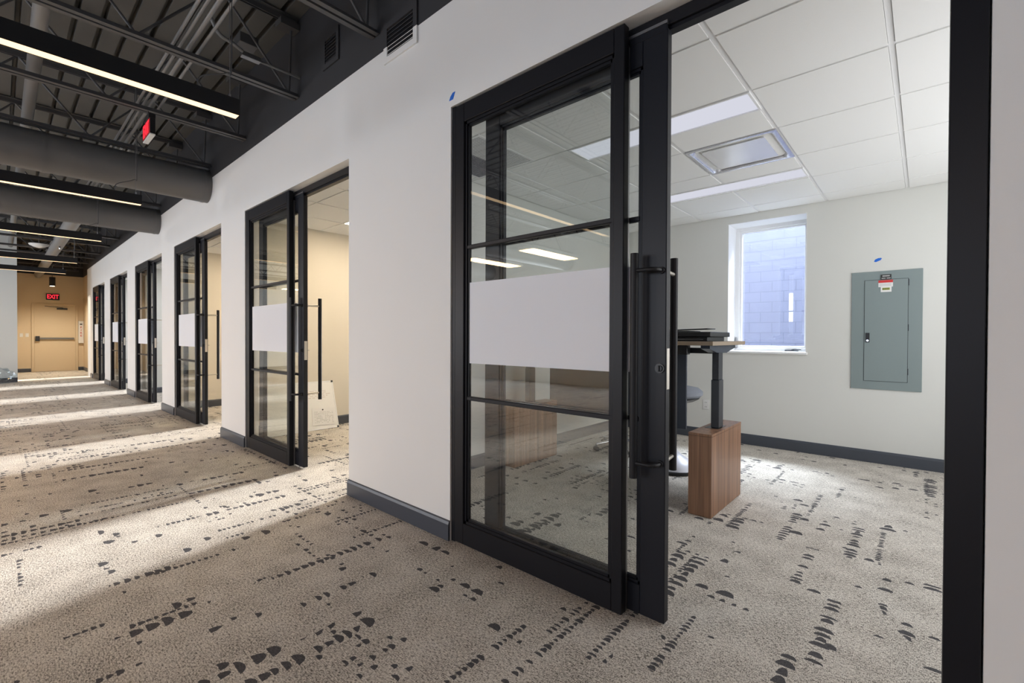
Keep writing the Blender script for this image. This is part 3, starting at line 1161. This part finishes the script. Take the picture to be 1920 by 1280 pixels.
# ------------------------------------------------------------------ office 1: fixtures
def troffer(k, yc, half, mat, label):
    o = OFF[k]
    t = thing('linear_ceiling_light', label, 'ceiling light', (-1.37 + o, yc, 2.593), 'recessed linear lights in the offices')
    x0, x1 = -1.985 + o, -.750 + o
    y0, y1 = yc - half, yc + half
    bobj('trim', [(x0, x1, y0, y0 + .012, 2.588, 2.606), (x0, x1, y1 - .012, y1, 2.588, 2.606), (x0, x0 + .012, y0 + .012, y1 - .012, 2.588, 2.606), (x1 - .012, x1, y0 + .012, y1 - .012, 2.588, 2.606)], M['tbar'], t)
    bobj('diffuser', [(x0 + .012, x1 - .012, y0 + .012, y1 - .012, 2.596, 2.602)], mat, t)


for k in range(6):
    mt = [M['room_led'], M['room_warm'], M['room_warm'], M['room_cool'], M['room_cool'], M['room_cool']][k]
    nm_ = ['the office with the standing desk', 'the cream office with the whiteboard', 'the third office', 'the fourth office', 'the fifth office', 'the farthest office'][k]
    troffer(k, 2.975, .134, mt, 'recessed linear ceiling light nearer the door of ' + nm_)
    troffer(k, 4.525, .130, mt, 'recessed linear ceiling light nearer the window of ' + nm_)

bm = bmesh.new()
box(bm, -18.5, PART[5] - .06, D + .135, YB, 2.593, 2.62)
struct(obj('ceiling_end_room', bm, M['tile']))
t = thing('linear_ceiling_light', 'ceiling light added to brighten the end room beyond the farthest glass door', 'ceiling light', (-18.1, 2.6, 2.58), 'recessed linear lights in the offices')  # unseen lamp added so the end opening shows bright
bobj('trim', [(-18.35, -17.85, 2.3, 2.9, 2.586, 2.592)], M['tbar'], t)
bobj('diffuser', [(-18.33, -17.87, 2.32, 2.88, 2.582, 2.586)], M['room_warm'], t)
# air diffuser
t = thing('ceiling_air_diffuser', 'square ceiling air diffuser with curved metal rim and flat plate', 'air diffuser', (-1.056, 3.775, 2.593))
cx, cy, Z = -1.056, 3.775, 2.593
def sq_ring(bm, prof, n=8):
    """square rounded rings lofted: prof = [(half, radius, z)]"""
    rings = []
    for hf, rad, z in prof:
        ring = []
        for q, (sx, sy) in enumerate(((1, 1), (-1, 1), (-1, -1), (1, -1))):
            for i in range(n + 1):
                a = math.pi / 2 * q + math.pi / 2 * i / n
                ring.append(bm.verts.new((cx + sx * (hf - rad) + rad * math.cos(a), cy + sy * (hf - rad) + rad * math.sin(a), z)))
        rings.append(ring)
    for a, b in zip(rings, rings[1:]):
        m_ = len(a)
        for i in range(m_):
            bm.faces.new((a[i], a[(i + 1) % m_], b[(i + 1) % m_], b[i]))
    return rings
bm = bmesh.new()
sq_ring(bm, [(.306, .004, Z + .012), (.306, .004, Z - .004), (.285, .01, Z - .004), (.268, .05, Z + .004), (.25, .07, Z + .03), (.22, .08, Z + .06), (.19, .08, Z + .075), (.12, .08, Z + .085)])
obj('curved_rim', bm, P('satin_metal_rim', (0.62, 0.62, 0.66), .22, .75), t, smooth=True)
bm = bmesh.new()
rg = sq_ring(bm, [(.21, .012, Z + .012), (.215, .012, Z + .004), (.215, .012, Z + .001)])
bm.faces.new(rg[-1]); bm.faces.new(rg[0][::-1])
obj('centre_plate', bm, P('satin_plate', (0.78, 0.78, 0.80), .25, .35), t)
bobj('neck', [(cx - .15, cx + .15, cy - .15, cy + .15, Z + .06, Z + .09)], M['black'], t)
# return grille
t = thing('return_air_grille', 'grey square-mesh return air grille in the office ceiling', 'air grille', (-2.62, 2.52, 2.593))
bobj('frame', [(-2.93, -2.30, 2.216, 2.235, 2.59, 2.606), (-2.93, -2.30, 2.811, 2.83, 2.59, 2.606), (-2.93, -2.911, 2.235, 2.811, 2.59, 2.606), (-2.319, -2.30, 2.235, 2.811, 2.59, 2.606)], M['tbar'], t)
bm = bmesh.new()
i = 0
x = -2.905
while x < -2.32:
    box(bm, x, x + .0025, 2.236, 2.81, 2.592, 2.604); x += .019
yy = 2.245
while yy < 2.81:
    box(bm, -2.91, -2.32, yy, yy + .0025, 2.592, 2.604); yy += .019
obj('grille_mesh', bm, P('grille_grey', (.30, .30, .33), .5), t)
bobj('dark_plenum', [(-2.91, -2.32, 2.236, 2.81, 2.6045, 2.606)], M['black'], t)

# electrical panel
t = thing('electrical_panel', 'grey-green flush electrical panel on the office back wall', 'electrical panel', (-.27, YB, .709))
y0 = YB - .012
bobj('cover', [(-.536, -.011, y0, YB - .0005, .709, 1.841)], M['panelgrey'], t, bev=.002)
bobj('door_gap', [(-.436, -.110, y0 - .0012, y0 - .0002, .788, 1.760)], M['darkgrey'], t)
dl = bobj('panel_door', [(-.4325, -.1135, y0 - .006, y0 - .0014, .7915, 1.7565)], M['panelgrey'], t, bev=.0008)
lt = bobj('latch', [(-.422, -.392, y0 - .014, y0 - .006, 1.161, 1.252)], M['black'], dl, bev=.002)
bm = bmesh.new(); cyl(bm, (-.407, y0 - .0165, 1.178), (-.407, y0 - .0062, 1.178), .010, seg=16); obj('lock_cylinder', bm, M['chrome'], dl)
for zz in (.86, 1.27, 1.69):
    bobj('hinge', [(-.112, -.106, y0 - .006, y0 - .0014, zz, zz + .06)], M['darkgrey'], t)
t2 = bobj('black_label', [(-.312, -.234, y0 - .0075, y0 - .0064, 1.758, 1.806)], M['blackink'], t)
bobj('label_print', [(-.300, -.246, y0 - .0082, y0 - .0076, 1.786, 1.797), (-.306, -.276, y0 - .0082, y0 - .0076, 1.766, 1.774), (-.268, -.240, y0 - .0082, y0 - .0076, 1.766, 1.774)], M['ink'], t2)
t2 = bobj('warning_label', [(-.329, -.222, y0 - .0078, y0 - .0066, 1.688, 1.752)], M['paper'], t)
bobj('red_header', [(-.329, -.222, y0 - .0086, y0 - .0079, 1.728, 1.752)], M['red'], t2)
bobj('label_print', [(-.322, -.232, y0 - .0084, y0 - .0079, 1.716 - i * .009, 1.719 - i * .009) for i in range(3)], M['ink'], t2)
t2 = bobj('inspection_label', [(-.312, -.232, y0 - .0090, y0 - .0080, 1.640, 1.692)], M['paper'], t)
bobj('label_print', [(-.300, -.244, y0 - .0098, y0 - .0091, 1.658, 1.680)], M['green'], t2)
bobj('label_strokes', [(-.297 + i * .0085, -.293 + i * .0085, y0 - .0104, y0 - .0099, 1.660, 1.678) for i in range(6)], M['blackink'], t2)

# wall outlet
t = thing('wall_outlet', 'white duplex outlet low on the back wall under the window', 'outlet', (-1.93, YB, .405))
bobj('plate', [(-1.967, -1.893, YB - .006, YB - .0005, .344, .464)], M['plastic'], t, bev=.002)
for z in (.378, .430):
    s = bobj('socket', [(-1.947, -1.913, YB - .009, YB - .0061, z - .014, z + .014)], M['plastic'], t, bev=.002)
    bobj('socket_slots', [(-1.939, -1.936, YB - .0096, YB - .0091, z - .006, z + .006), (-1.924, -1.921, YB - .0096, YB - .0091, z - .006, z + .006)], M['blackink'], s)

# ------------------------------------------------------------------ office 1: furniture
t = thing('standing_desk', 'raised standing desk with walnut pedestal bases by the window', 'desk', (-1.98, 3.46, 0))
DX0, DX1 = -2.93, -1.035
bm = bmesh.new(); box(bm, DX0, DX1, 3.137, 3.87, 1.147, 1.175, bev=.001)
bm.faces.ensure_lookup_table()
for f in bm.faces:
    if abs(f.normal.z) < .5: f.material_index = 1
obj('desktop', bm, [M['desktop'], M['edge']], t)
for s, px in ((1, -1.19), (-1, DX0)):
    a, b = px, px + .152
    bm = bmesh.new()
    box(bm, a, b, 3.137, 3.790, .003, .540)
    box(bm, a - .001, b + .001, 3.135, 3.792, .542, .558, bev=.001)
    pd = obj('pedestal', bm, M['wood'], t)
    xm = (a + b) / 2 + .012
    bobj('cutout', [(a + .03, b - .03, 3.36, 3.54, .5582, .5592)], M['black'], pd)
    bm = bmesh.new()
    box(bm, xm - .024, xm + .024, 3.40, 3.48, .9, 1.105, bev=.003)
    box(bm, xm - .028, xm + .028, 3.395, 3.485, .56, .90, bev=.003)
    obj('lift_column', bm, M['darkgrey'], t)
    bm = bmesh.new()
    prism(bm, [(3.19, 1.1465), (3.19, 1.125), (3.34, 1.095), (3.54, 1.090), (3.74, 1.125), (3.74, 1.1465)], 'x', xm - .030, xm + .030)
    obj('top_bracket', bm, M['bluegrey'], t)
bobj('crossbeam', [(DX0 + .1, DX1 - .1, 3.42, 3.46, 1.085, 1.125)], M['black'], t, bev=.003)
bobj('control_box', [(-1.75, -1.28, 3.34, 3.40, 1.075, 1.146)], M['black'], t, bev=.006)
bobj('modesty_panel', [(DX0 + .06, -1.46, 3.79, 3.81, .44, 1.146)], M['bluegrey'], t, bev=.002)
# electronics on the desk
t = thing('equipment_box', 'flat black electronics box lying on the raised desk', 'electronics', (-1.4, 3.4, 1.175))
bobj('case', [(-1.78, -1.10, 3.23, 3.58, 1.1752, 1.205)], M['black'], t, bev=.003)
bobj('front_trim', [(-1.78, -1.13, 3.2285, 3.2299, 1.186, 1.190)], M['alu'], t)
t = thing('monitor', 'black monitor laid face down on the electronics box', 'monitor', (-1.4, 3.4, 1.2055))
bobj('panel_shell', [(-1.80, -1.072, 3.21, 3.62, 1.2055, 1.240)], M['black'], t, bev=.004)
bobj('rear_housing', [(-1.60, -1.25, 3.30, 3.52, 1.240, 1.249)], M['darkgrey'], t, bev=.004)
t = thing('tablet', 'thin dark tablet tilted on top of the flat monitor', 'tablet', (-1.3, 3.3, 1.2492))
bm = bmesh.new(); vs = box(bm, -1.50, -1.13, 3.31, 3.48, 1.2492, 1.255, bev=.002)
for v in bm.verts: v.co.z += max(0, (v.co.x + 1.50)) * .03
obj('slab', bm, M['darkgrey'], t)

# leaning stool
t = thing('standing_stool', 'grey leaning stool with pale domed base behind the desk', 'stool', (-1.70, 4.10, 0))
bm = bmesh.new(); lathe(bm, [(.225, 0.0), (.230, .012), (.228, .030)], (-1.70, 4.10, .001), 40); obj('rubber_rim', bm, M['black'], t, smooth=True)
bm = bmesh.new(); lathe(bm, [(.222, .032), (.205, .055), (.150, .095), (.085, .135), (.045, .17), (.038, .19)], (-1.70, 4.10, 0), 40); obj('base', bm, P('silver_plastic', (.60, .60, .66), .35, .3), t, smooth=True)
bm = bmesh.new(); cyl(bm, (-1.70, 4.10, .19), (-1.70, 4.10, .60), .030, seg=20); obj('column', bm, P('satin_silver', (.6, .6, .62), .3, .6), t, smooth=True)
bm = bmesh.new(); lathe(bm, [(.03, .60), (.14, .63), (.185, .655), (.19, .665)], (-1.66, 4.10, 0), 36); obj('seat_pan', bm, M['black'], t, smooth=True)
bm = bmesh.new(); lathe(bm, [(.185, .666), (.215, .69), (.215, .72), (.18, .75), (.10, .765), (.02, .768)], (-1.66, 4.10, 0), 40); obj('seat_cushion', bm, M['fabric'], t, smooth=True)

# task chair
def task_chair(cx, cy, ang, label):
    t = thing('task_chair', label, 'office chair', (cx, cy, 0))
    def at(x, y, z):
        return (cx + x, cy + y, z)
    bm = bmesh.new(); cyl(bm, at(0, 0, .085), at(0, 0, .12), .04, seg=20)
    obj('hub', bm, M['black'], t, smooth=True)
    for k in range(5):
        a = 2 * math.pi * k / 5 + .3
        c, s = math.cos(a), math.sin(a)
        bm = bmesh.new()
        tube(bm, curve_pts([at(.02 * c, .02 * s, .105), at(.17 * c, .17 * s, .095), at(.31 * c, .31 * s, .072)]), .017, 10)
        lg = obj('base_leg', bm, M['chrome'], t, smooth=True)
        bm = bmesh.new()
        px, py = .31 * c, .31 * s
        for d_ in (-.018, .018):
            qx, qy = px - s * d_, py + c * d_
            cyl(bm, at(qx - s * .008, qy + c * .008, .027), at(qx + s * .008, qy - c * .008, .027), .026, seg=18)
        cyl(bm, at(px, py, .03), at(px, py, .07), .008, seg=8)
        obj('caster', bm, M['black'], lg, smooth=True)
    bm = bmesh.new(); cyl(bm, at(0, 0, .11), at(0, 0, .30), .026, seg=16); cyl(bm, at(0, 0, .30), at(0, 0, .42), .015, seg=16)
    obj('gas_lift', bm, M['chrome'], t, smooth=True)
    bm = bmesh.new(); box(bm, cx - .09, cx + .09, cy - .12, cy + .12, .405, .445, bev=.01)
    cyl(bm, at(.05, -.05, .42), at(.27, -.06, .415), .006, seg=8)
    cyl(bm, at(-.05, -.05, .42), at(-.27, -.06, .415), .006, seg=8)
    obj('tilt_mechanism', bm, M['chrome'], t)
    bm = bmesh.new(); box(bm, cx - .25, cx + .25, cy - .24, cy + .24, .445, .515, bev=.03, seg=3)
    obj('seat', bm, M['mesh'], t, smooth=True)
    bm = bmesh.new()
    vs = box(bm, cx - .23, cx + .23, cy + .235, cy + .265, .60, 1.08, bev=.014, seg=2)
    for v in bm.verts:
        v.co.y += .06 * ((v.co.x - cx) / .23) ** 2 * -1 + .10 * (v.co.z - .6) / .48
    obj('backrest', bm, M['mesh'], t, smooth=True)
    bm = bmesh.new(); tube(bm, curve_pts([at(0, .10, .425), at(0, .27, .44), at(0, .315, .60), at(0, .345, .85)]), .018, 10)
    obj('back_spine', bm, M['black'], t, smooth=True)
    for s in (-1, 1):
        bm = bmesh.new()
        tube(bm, curve_pts([at(s * .20, .05, .43), at(s * .285, .05, .46), at(s * .295, .05, .66)]), .014, 10)
        ar = obj('armrest', bm, M['black'], t, smooth=True)
        bm = bmesh.new(); box(bm, cx + s * .295 - .04, cx + s * .295 + .04, cy - .10, cy + .15, .66, .69, bev=.012, seg=2)
        obj('arm_pad', bm, M['black'], ar, smooth=True)
    return t


task_chair(-2.38, 4.45, 0, 'dark mesh office chair on a chrome star base behind the desk')

# ------------------------------------------------------------------ office 2: whiteboard against the partition
WX = PART[1] + .06
t = thing('whiteboard', 'small whiteboard leaning on the cream wall of the second office', 'whiteboard', (WX + .20, 2.52, 0))
def lean(bm):
    # panel drawn upright at x=0, then tipped back against the wall
    a = math.atan2(.185, .60)
    bmesh.ops.rotate(bm, verts=bm.verts, cent=(0, 0, 0), matrix=Matrix.Rotation(-a, 3, 'Y'))
    bmesh.ops.translate(bm, verts=bm.verts, vec=(WX + .215, 0, .004))
bm = bmesh.new(); box(bm, -.010, 0, 2.055, 2.985, .012, .618); lean(bm); obj('writing_surface', bm, M['board'], t)
bm = bmesh.new()
for bx in ((-.012, .004, 2.045, 2.995, 0, .014), (-.012, .004, 2.045, 2.995, .616, .630), (-.012, .004, 2.045, 2.058, .014, .616), (-.012, .004, 2.982, 2.995, .014, .616)): box(bm, *bx)
lean(bm); obj('rim', bm, M['white'], t)
for yy in (2.043, 2.970):
    for z in (-.002, .607):
        bm = bmesh.new(); box(bm, -.013, .006, yy, yy + .027, max(z, 0), z + .025, bev=.002); lean(bm); obj('corner_cap', bm, M['darkgrey'], t)
bm = bmesh.new()
random.seed(2)
for i in range(5):
    z = .50 - i * .022
    y_ = 2.62 + random.uniform(0, .05)
    while y_ < 2.88:
        l_ = random.uniform(.02, .06)
        box(bm, .0002, .0010, y_, y_ + l_, z, z + .006)
        y_ += l_ + .02
lean(bm); obj('marker_writing', bm, P('faded_marker', (.62, .52, .48), .6), t)
t = thing('printed_sheet', 'printed plan sheet held by a magnet on the whiteboard', 'paper', (WX + .2, 2.80, .05))
def sheet(bm):
    bmesh.ops.rotate(bm, verts=bm.verts, cent=(0, 2.8, .17), matrix=Matrix.Rotation(R(-4), 3, 'X'))
    lean(bm)
bm = bmesh.new(); box(bm, .0045, .0055, 2.66, 2.955, .055, .275); sheet(bm); obj('sheet', bm, M['paper'], t)
bm = bmesh.new()
for i in range(9):
    for j in range(11):
        if random.random() < .75: box(bm, .0056, .0062, 2.69 + j * .023, 2.69 + j * .023 + random.uniform(.008, .02), .085 + i * .017, .090 + i * .017)
sheet(bm); obj('printing', bm, M['ink'], t)
bm = bmesh.new(); cyl(bm, (.0056, 2.80, .252), (.011, 2.80, .252), .009, seg=16); sheet(bm); obj('magnet', bm, M['darkgrey'], t)
